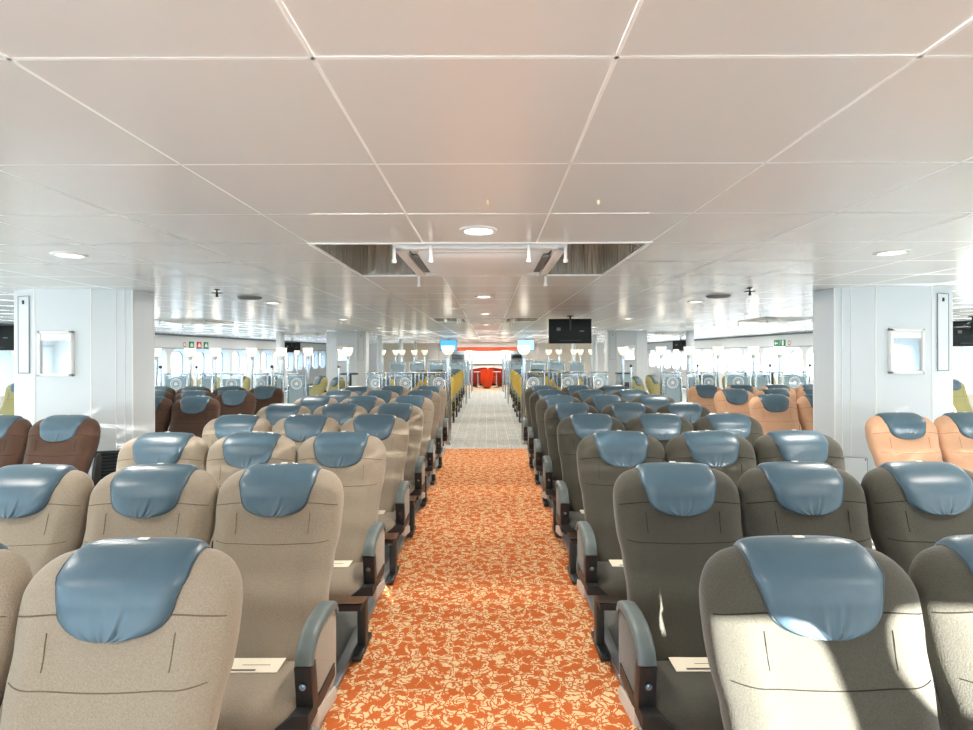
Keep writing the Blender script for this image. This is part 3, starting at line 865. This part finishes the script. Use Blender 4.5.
for i, x in enumerate(side_l):
    lamp_post(px2x(x, 10.1), 10.1, 'chrome post lamp on the left side partition, %s from the left pillar' % ORD[i].replace('nearest', 'first'))
for i, x in enumerate(side_r[::-1]):
    lamp_post(px2x(x, 10.1), 10.1, 'chrome post lamp on the right side partition, %s from the right pillar' % ORD[i].replace('nearest', 'first'))
for i, x in enumerate((375, 389, 396, 409, 420)):
    lamp_post(px2x(x, 16.6), 17.8, 'distant post lamp left of the grey carpet, %s from the left' % ORD[i].replace('nearest', 'first'), .2)
for i, x in enumerate((553, 564, 580, 587, 599)):
    lamp_post(px2x(x, 16.6), 17.8, 'distant post lamp right of the grey carpet, %s from the aisle' % ORD[i].replace('nearest', 'first'), .2)
for sx, sd in ((-1, 'left'), (1, 'right')):
    for i, y in enumerate((19.2, 23)):
        lamp_post(sx * .64, y, 'post lamp at the far end of the grey carpet, %s side, %s of two' % (sd, ['nearer', 'farther'][i]), .22)
for x, y, r in ((362, 15.4, .17), (607, 15.4, .17), (297, 17.5, .17), (676, 17.5, .17)):
    lamp_post(px2x(x, y), y, {362: 'small distant post lamp in front of the far left pillar', 607: 'small distant post lamp in front of the far right pillar', 297: 'small distant post lamp below the far left television', 676: 'small distant post lamp below the far right television'}[x], r)

def rail_post(x, y, label, h=1.33):
    t = thing('rail_post', label, 'post', (x, y, 0), 0, 'bare chrome posts of the partitions')
    bm = bmesh.new(); add_tube(bm, [(0, 0, 0), (0, 0, h)], .018, 12); obj('tube', bm, M['chrome'], t)
    bm = bmesh.new(); add_lathe(bm, [(0, -.03), (.02, -.024), (.03, 0), (.02, .024), (0, .03)], (0, 0, h + .02), 14); obj('knob', bm, M['steel'], t)
for i, (x, lab) in enumerate(((339, 'bare chrome post at the left gap of the partition'), (272, 'bare chrome post left of the white column'), (196.5, 'bare chrome post between two left lamps'), (160.5, 'bare chrome post nearest the left pillar'),
                 (631, 'bare chrome post at the right gap of the partition'), (697.5, 'bare chrome post right of the white column'), (770, 'bare chrome post between two right lamps'), (810, 'bare chrome post nearest the right pillar'))):
    rail_post(px2x(x, 9.9), 9.9, lab)

def medallion(parent, x, y, z, r):
    bm = bmesh.new()
    # etched ring and a small star-leaf in it
    n = 32
    def ring(r0, r1):
        vs = [[bm.verts.new((x + rr * math.cos(2 * PI * k / n), yy, z + rr * math.sin(2 * PI * k / n))) for k in range(n)] for rr, yy in ((r0, y - .006), (r1, y - .006))]
        for k in range(n): bm.faces.new((vs[0][k], vs[0][(k + 1) % n], vs[1][(k + 1) % n], vs[1][k]))
    ring(r * .84, r); ring(r * .60, r * .68)
    star = [(x + r * (.5 if k % 2 == 0 else .24) * math.sin(2 * PI * k / 14), y - .006, z + r * (.5 if k % 2 == 0 else .24) * math.cos(2 * PI * k / 14)) for k in range(14)]
    bm.faces.new([bm.verts.new(p) for p in star])
    for k in range(12):
        a = 2 * PI * k / 12
        cx, cz = x + r * .76 * math.cos(a), z + r * .76 * math.sin(a)
        bm.faces.new([bm.verts.new((cx + r * .05 * math.cos(b), y - .006, cz + r * .05 * math.sin(b))) for b in (0, PI / 2, PI, 3 * PI / 2)])
    obj('etched_medallion', bm, M['etch'], parent, 0)

def partition(x0, x1, y, label, top=1.25, bars=0, med=True, lo=.25, emx=None, group='glass partition panels behind the seats'):
    """framed glass panel x0..x1 followed by bars towards barx"""
    w = x1 - x0
    t = thing('glass_partition', label, 'partition', ((x0 + x1) / 2, y, 0), 0, group)
    bm = bmesh.new()
    for s in (-1, 1): add_box(bm, (s * (w / 2 - .012), 0, top / 2), (.024, .024, top), .004)
    obj('frame', bm, M['chrome'], t)
    bm = bmesh.new(); add_box(bm, (0, 0, top), (w + .02, .035, .03), .006); obj('top_rail', bm, M['chrome'], t)
    bm = bmesh.new(); add_box(bm, (0, 0, (lo + top - .03) / 2), (w - .05, .008, top - .03 - lo), 0); obj('glass_panel', bm, M['panel'], t, 0)
    bm = bmesh.new(); add_box(bm, (0, -.005, (lo + top - .06) / 2), (w - .09, .001, top - .12 - lo), 0); obj('frosted_film', bm, M['frost'], t, 0)
    if med: medallion(t, emx or 0, -.002, top - .185, min(.105, w * .32))
    if bars:
        for k in range(abs(bars)):
            bx = (w / 2 + .07 * (k + 1)) * (1 if bars > 0 else -1)
            bm = bmesh.new(); add_tube(bm, [(bx, 0, 0), (bx, 0, top)], .012, 10); obj('upright_rod', bm, M['chrome'], t)
        bm = bmesh.new(); add_box(bm, ((w / 2 + .035 * (abs(bars) + 1)) * (1 if bars > 0 else -1), 0, top), (.07 * (abs(bars) + 1), .03, .025), .005); obj('bar_rail', bm, M['chrome'], t)
    return t
nm3 = ['next to the aisle', 'in the middle', 'farthest from the aisle']
for i, (a, b) in enumerate(((427, 446), (394, 412), (366, 380))):
    partition(px2x(a, 9.5), px2x(b, 9.5), 9.5, 'etched glass partition behind the left seats, ' + nm3[i], bars=-3 if i < 2 else 0, emx=.04)
for i, (a, b) in enumerate(((526, 545), (561, 579), (593, 608))):
    partition(px2x(a, 9.5), px2x(b, 9.5), 9.5, 'etched glass partition behind the right seats, ' + nm3[i], bars=3 if i < 2 else 0, emx=-.04)
for i, (a, b, m) in enumerate(((287, 306, 1), (274, 284, 0), (254, 268, 1), (220, 243, 1), (201, 213, 0), (164, 188, 1))):
    partition(px2x(a, 10), px2x(b, 10), 10, 'side partition panel on the left, %s counted from the gap' % ORD[i].replace('nearest', 'first'), top=1.22, med=bool(m))
for i, (a, b, m) in enumerate(((663, 682, 1), (687, 696, 0), (701, 716, 1), (725, 751, 1), (755, 768, 0), (782, 807, 1))):
    partition(px2x(a, 10), px2x(b, 10), 10, 'side partition panel on the right, %s counted from the gap' % ORD[i].replace('nearest', 'first'), top=1.22, med=bool(m))
for sx, sd in ((-1, 'left'), (1, 'right')):
    for k in range(4):
        partition(min(sx * (.75 + .62 * k), sx * (1.25 + .62 * k)), max(sx * (.75 + .62 * k), sx * (1.25 + .62 * k)), 17.4,
                  'distant glass partition behind the mustard seats, %s side, %s from the carpet' % (sd, ORD[k].replace('nearest', 'first')), top=1.3, med=False, group='distant glass partitions')
        partition(min(sx * (.75 + .62 * k), sx * (1.25 + .62 * k)), max(sx * (.75 + .62 * k), sx * (1.25 + .62 * k)), 22.6,
                  'farthest glass partition before the bar, %s side, %s from the carpet' % (sd, ORD[k].replace('nearest', 'first')), top=1.3, med=False, group='farthest glass partitions')
    # aisle end screens
    for k, (y, lab) in enumerate(((9.75, 'at the entrance of the grey carpet'), (17.2, 'halfway along the grey carpet'), (22.4, 'at the far end of the grey carpet'))):
        t = thing('aisle_screen', 'narrow chrome and glass end screen %s, %s side' % (lab, sd), 'screen', (sx * .66, y, 0), 0, 'end screens along the grey carpet')
        for yy in (-.18, .18):
            bm = bmesh.new(); add_tube(bm, [(0, yy, 0), (0, yy, 1.34)], .02, 12); obj('post', bm, M['chrome'], t)
        bm = bmesh.new(); add_box(bm, (0, 0, .72), (.008, .3, 1.1)); obj('glass_panel', bm, M['panel'], t, 0)
        bm = bmesh.new(); add_box(bm, (0, 0, 1.29), (.03, .34, .03), .005); obj('top_rail', bm, M['chrome'], t)

# tall tables, cabinet and window counters
t = thing('pedestal_table', 'tall dark topped pedestal table beside the left partition gap', 'table', (px2x(349, 10.5), 10.5, 0))
bm = bmesh.new(); add_lathe(bm, [(0, 1.18), (.17, 1.18), (.175, 1.19), (.175, 1.205), (.17, 1.21), (0, 1.21)], n=28); obj('tabletop', bm, M['darktop'], t)
bm = bmesh.new(); add_tube(bm, [(0, 0, .02), (0, 0, 1.18)], .05, 14); obj('stem', bm, M['steel'], t)
bm = bmesh.new(); add_lathe(bm, [(0, 0), (.17, 0), (.17, .015), (.05, .03), (0, .03)], n=24); obj('foot', bm, M['steel'], t)
t = thing('litter_bin', 'tall blue grey litter cabinet with dark top beside right partition gap', 'bin', (px2x(623, 10.5), 10.45, 0))
bm = bmesh.new(); add_box(bm, (0, 0, .59), (.25, .25, 1.18), .01); obj('cabinet_body', bm, M['cab'], t)
bm = bmesh.new(); add_box(bm, (0, 0, 1.195), (.28, .28, .03), .006); obj('lid', bm, M['darktop'], t)
bm = bmesh.new(); add_box(bm, (0, -.128, .95), (.14, .01, .16), .003); obj('opening_flap', bm, M['steel'], t)
for x, lab in ((218, 'long pale blue counter table near the left windows'), (759, 'long pale blue counter table near the right windows')):
    w = .75 if 'long' in lab else .45
    t = thing('counter_table', lab, 'table', (px2x(x, 10.7), 10.7, 0), 0, 'pale blue counter tables')
    bm = bmesh.new(); add_box(bm, (0, 0, 1.20), (w, .36, .03), .008); obj('tabletop', bm, M['bluetop'], t)
    for s in (-1, 1):
        bm = bmesh.new(); add_tube(bm, [(s * w * .35, 0, 0), (s * w * .35, 0, 1.185)], .025, 12); obj('leg', bm, M['steel'], t)

# ------------------------------------------------------------------ bar end
t = thing('bar_counter', 'white bar with orange red canopy band at the far end of the aisle', 'bar', (0, 28.4, 0))
bm = bmesh.new(); add_box(bm, (0, -.3, .5), (3.6, .5, 1.0), .02); obj('counter_front', bm, M['whitetop'], t)
bm = bmesh.new(); add_box(bm, (0, -.32, 1.02), (3.7, .6, .04), .01); obj('counter_top', bm, M['darktop'], t)
bm = bmesh.new(); add_box(bm, (0, 1.2, .86), (2.5, .1, 1.7), .01); obj('back_panel', bm, M['whitetop'], t)
for s in (-1, 1):
    bm = bmesh.new()
    add_box(bm, (s * 1.6, 1.2, .86), (.7, .1, 1.7), .01)
    obj('back_cabinet', bm, M['cab'], t)
    for k in range(3):
        bm = bmesh.new(); add_box(bm, (s * 1.6, 1.04, 1.149 + .18 * k), (.66, .2, .02), .003); obj('shelf', bm, M['dark'], t)
bm = bmesh.new(); add_box(bm, (0, -.3, 1.81), (3.5, .6, .19), .01); obj('canopy_band', bm, M['orband'], t)
bm = bmesh.new(); add_box(bm, (0, -.3, 2.03), (3.7, .7, .25), .01); obj('soffit', bm, M['white'], t)
for k in range(7):
    tag_o = thing('bottle', 'dark bottle on the right back shelf of the bar, %s along' % ORD[k].replace('nearest', 'first'), 'bottle', (1.32 + .09 * k, 29.44, 1.341), 0, 'bottles behind the bar')
    bm = bmesh.new(); add_lathe(bm, [(0, 0), (.034, 0), (.036, .01), (.036, .1), (.014, .14), (.014, .17), (0, .17)], n=12); obj('bottle_body', bm, M['black' if k % 2 else 'steel'], tag_o)

def tub_chair(x, y, rz, label, m='orange'):
    t = thing('tub_chair', label, 'armchair', (x, y, 0), rz, 'orange tub chairs before the bar')
    bm = bmesh.new(); n = 28
    def P(i, j):
        a = -PI * .80 + 2 * PI * .80 * i / (n - 1) - PI / 2     # back faces -Y (towards the camera)
        tz = j / 7
        top = .88 - .22 * (abs(i - (n - 1) / 2) / ((n - 1) / 2)) ** 2
        z = .07 + (top - .07) * tz; r = .20 + .085 * tz ** .7
        return (r * math.cos(a), r * math.sin(a), z)
    add_grid(bm, P, n, 8)
    g2 = bmesh.ops.solidify(bm, geom=bm.faces[:], thickness=.05)
    obj('shell', bm, M[m], t, 60)
    bm = bmesh.new(); add_lathe(bm, [(0, .10), (.19, .10), (.21, .2), (.22, .40), (.20, .44), (0, .45)], n=24); obj('seat_cushion', bm, M[m], t)
    bm = bmesh.new(); add_lathe(bm, [(0, 0), (.16, 0), (.16, .03), (.12, .08), (0, .09)], n=20); obj('base', bm, M['black'], t)
    return t
tub_chair(-.03, 24.6, 0, 'bright orange tub chair in the middle of the aisle end')
tub_chair(-.62, 26.0, .6, 'dark orange tub chair behind the left white table', 'darkor')
tub_chair(.62, 26.0, -.6, 'dark orange tub chair behind the right white table', 'darkor')
tub_chair(-.28, 26.9, 2.9, 'dark orange tub chair left behind the bright orange one', 'darkor')
tub_chair(.3, 26.9, -2.9, 'dark orange tub chair right behind the bright orange one', 'darkor')
for s, sd in ((-1, 'left'), (1, 'right')):
    t = thing('cafe_table', 'small round white cafe table %s of the orange tub chair' % sd, 'table', (s * .43 - .02, 25.2, 0), 0, 'white cafe tables')
    bm = bmesh.new(); add_lathe(bm, [(0, .72), (.2, .72), (.21, .735), (.2, .75), (0, .75)], n=28); obj('tabletop', bm, M['whitetop'], t)
    bm = bmesh.new(); add_tube(bm, [(0, 0, .02), (0, 0, .72)], .03, 12); add_lathe(bm, [(0, 0), (.16, 0), (.16, .015), (.03, .03)], n=20); obj('pedestal', bm, M['chrome'], t)

# far wall cladding
bm = bmesh.new()
for x, w in ((-6.8, 2.2), (-3.0, .5), (3.0, .5), (6.8, 2.2)): add_box(bm, (x, Y_FAR - .03, H_CEIL / 2), (w, .06, H_CEIL), .004)
struct('trim_6', bm, M['white'])
for k, x in enumerate((-2.35, 2.35)):
    bm = bmesh.new(); add_box(bm, (x, Y_FAR - .02, 1.0), (.8, .05, 2.0), .005)
    d = struct('door_%d' % (k + 1), bm, M['wallw'])
    bm = bmesh.new(); add_tube(bm, [(x + .3, Y_FAR - .07, .95), (x + .3, Y_FAR - .07, 1.15)], .015, 8); obj('door_handle', bm, M['chrome'], d)

# exit and safety signs on the side walls
def flat(bm, pts, mi=0): 
    f = bm.faces.new([bm.verts.new(p) for p in pts]); f.material_index = mi
t = thing('exit_sign', 'green exit sign with white arrow high on the right wall', 'sign', (HALF_W - .012, 16.15, 1.86), 0)
bm = bmesh.new(); add_box(bm, (0, 0, 0), (.015, .62, .2), .002); obj('sign_plate', bm, M['green'], t)
bm = bmesh.new(); X = -.0095
flat(bm, [(X, y, z) for y, z in ((.28, 0), (.20, .06), (.20, .02), (.08, .02), (.08, -.02), (.20, -.02), (.20, -.06))])
obj('arrow', bm, M['white'], t, 0); bm = bmesh.new()
flat(bm, [(X, y, z) for y, z in ((-.02, -.06), (.0, -.06), (-.03, .0), (-.03, .05), (-.06, .05), (-.05, 0))])
flat(bm, [(X, -.045 + .018 * math.cos(a), .072 + .018 * math.sin(a)) for a in [2 * PI * k / 10 for k in range(10)]])
obj('running_figure', bm, M['white'], t, 0); bm = bmesh.new()
flat(bm, [(X, y, z) for y, z in ((-.14, -.07), (-.24, -.07), (-.24, .08), (-.14, .08))])
obj('doorway_mark', bm, M['white'], t, 0)
t = thing('fire_sign', 'small white sign with red ring beside the exit sign', 'sign', (HALF_W - .012, 15.62, 1.86), 0)
bm = bmesh.new(); add_box(bm, (0, 0, 0), (.012, .24, .2), .002); obj('sign_plate', bm, M['white'], t)
bm = bmesh.new(); n = 20
vs = [[bm.verts.new((-.0075, r * math.cos(2 * PI * k / n), r * math.sin(2 * PI * k / n))) for k in range(n)] for r in (.05, .075)]
for k in range(n): bm.faces.new((vs[0][k], vs[0][(k + 1) % n], vs[1][(k + 1) % n], vs[1][k]))
obj('red_ring', bm, M['red'], t, 0)
for k, (y, m, lab) in enumerate(((15.62, 'white', 'round red ringed sign first of the sign row on the left wall'), (16.0, 'green', 'green safety sign in the sign row on the left wall'), (16.42, 'red', 'red fire sign in the sign row on the left wall'), (16.82, 'green', 'green and white arrow sign last of the sign row on the left wall'))):
    t = thing('wall_sign', lab, 'sign', (-HALF_W + .012, y, 1.86), 0, 'signs on the left wall')
    bm = bmesh.new(); add_box(bm, (0, 0, 0), (.012, .26, .2), .002); obj('sign_plate', bm, M[m], t)
    bm = bmesh.new()
    if k == 0:
        vs = [[bm.verts.new((.0075, r * math.cos(2 * PI * q / n), r * math.sin(2 * PI * q / n))) for q in range(n)] for r in (.055, .08)]
        for q in range(n): bm.faces.new((vs[0][q], vs[0][(q + 1) % n], vs[1][(q + 1) % n], vs[1][q]))
        obj('red_ring', bm, M['red'], t, 0)
    else:
        flat(bm, [(.0075, yy, z) for yy, z in ((-.08, -.06), (.08, -.06), (.08, .0), (0, .07), (-.08, .0))])
        obj('pictogram', bm, M['white'], t, 0)

# ------------------------------------------------------------------ light
w = bpy.data.worlds.new('world'); S.world = w; w.use_nodes = True
nt = w.node_tree; N = nt.nodes; L = nt.links
bg = N['Background']
tc = N.new('ShaderNodeTexCoord'); sp = N.new('ShaderNodeSeparateXYZ'); L.new(tc.outputs['Generated'], sp.inputs[0])
mr = N.new('ShaderNodeMapRange'); mr.inputs[1].default_value = -.95; mr.inputs[2].default_value = .05; L.new(sp.outputs['X'], mr.inputs[0])
mx = N.new('ShaderNodeMix'); mx.data_type = 'RGBA'
mx.inputs['A'].default_value = (.50, .78, 1.0, 1); mx.inputs['B'].default_value = (.84, .845, .845, 1)
L.new(mr.outputs[0], mx.inputs['Factor']); L.new(mx.outputs['Result'], bg.inputs['Color'])
bg.inputs['Strength'].default_value = 6.5
sun = bpy.data.lights.new('sun', 'SUN'); sun.energy = 50; sun.angle = math.radians(.5); sun.color = (1, .97, .92)
so = bpy.data.objects.new('sun', sun); C.objects.link(so)
el = math.radians(14); hx, hy = -.45, .893
d = Vector((hx * math.cos(el), hy * math.cos(el), -math.sin(el)))
so.rotation_euler = d.to_track_quat('-Z', 'Y').to_euler(); so.location = (8, -10, 6)

# ------------------------------------------------------------------ camera
cam = bpy.data.cameras.new('camera'); co = bpy.data.objects.new('camera', cam); C.objects.link(co)
cam.sensor_width = 36; cam.lens = 544 / 973 * 36
cam.shift_x = -2 / 973; cam.shift_y = -11.5 / 973
cam.clip_start = .02; cam.clip_end = 300
co.location = (CAMX, 0, 1.58)
co.rotation_euler = (math.radians(90), math.radians(0), 0)
co.rotation_euler.rotate_axis('Z', math.radians(-.17))
S.camera = co
S.view_settings.view_transform = 'Standard'; S.view_settings.look = 'None'; S.view_settings.gamma = 1
S.view_settings.exposure = 0.2
S.cycles.use_denoising = True
S.cycles.denoising_prefilter = 'ACCURATE'
S.cycles.max_bounces = 8; S.cycles.diffuse_bounces = 5; S.cycles.glossy_bounces = 6; S.cycles.transparent_max_bounces = 16
S.cycles.sample_clamp_indirect = 8
S.cycles.caustics_reflective = False; S.cycles.caustics_refractive = False
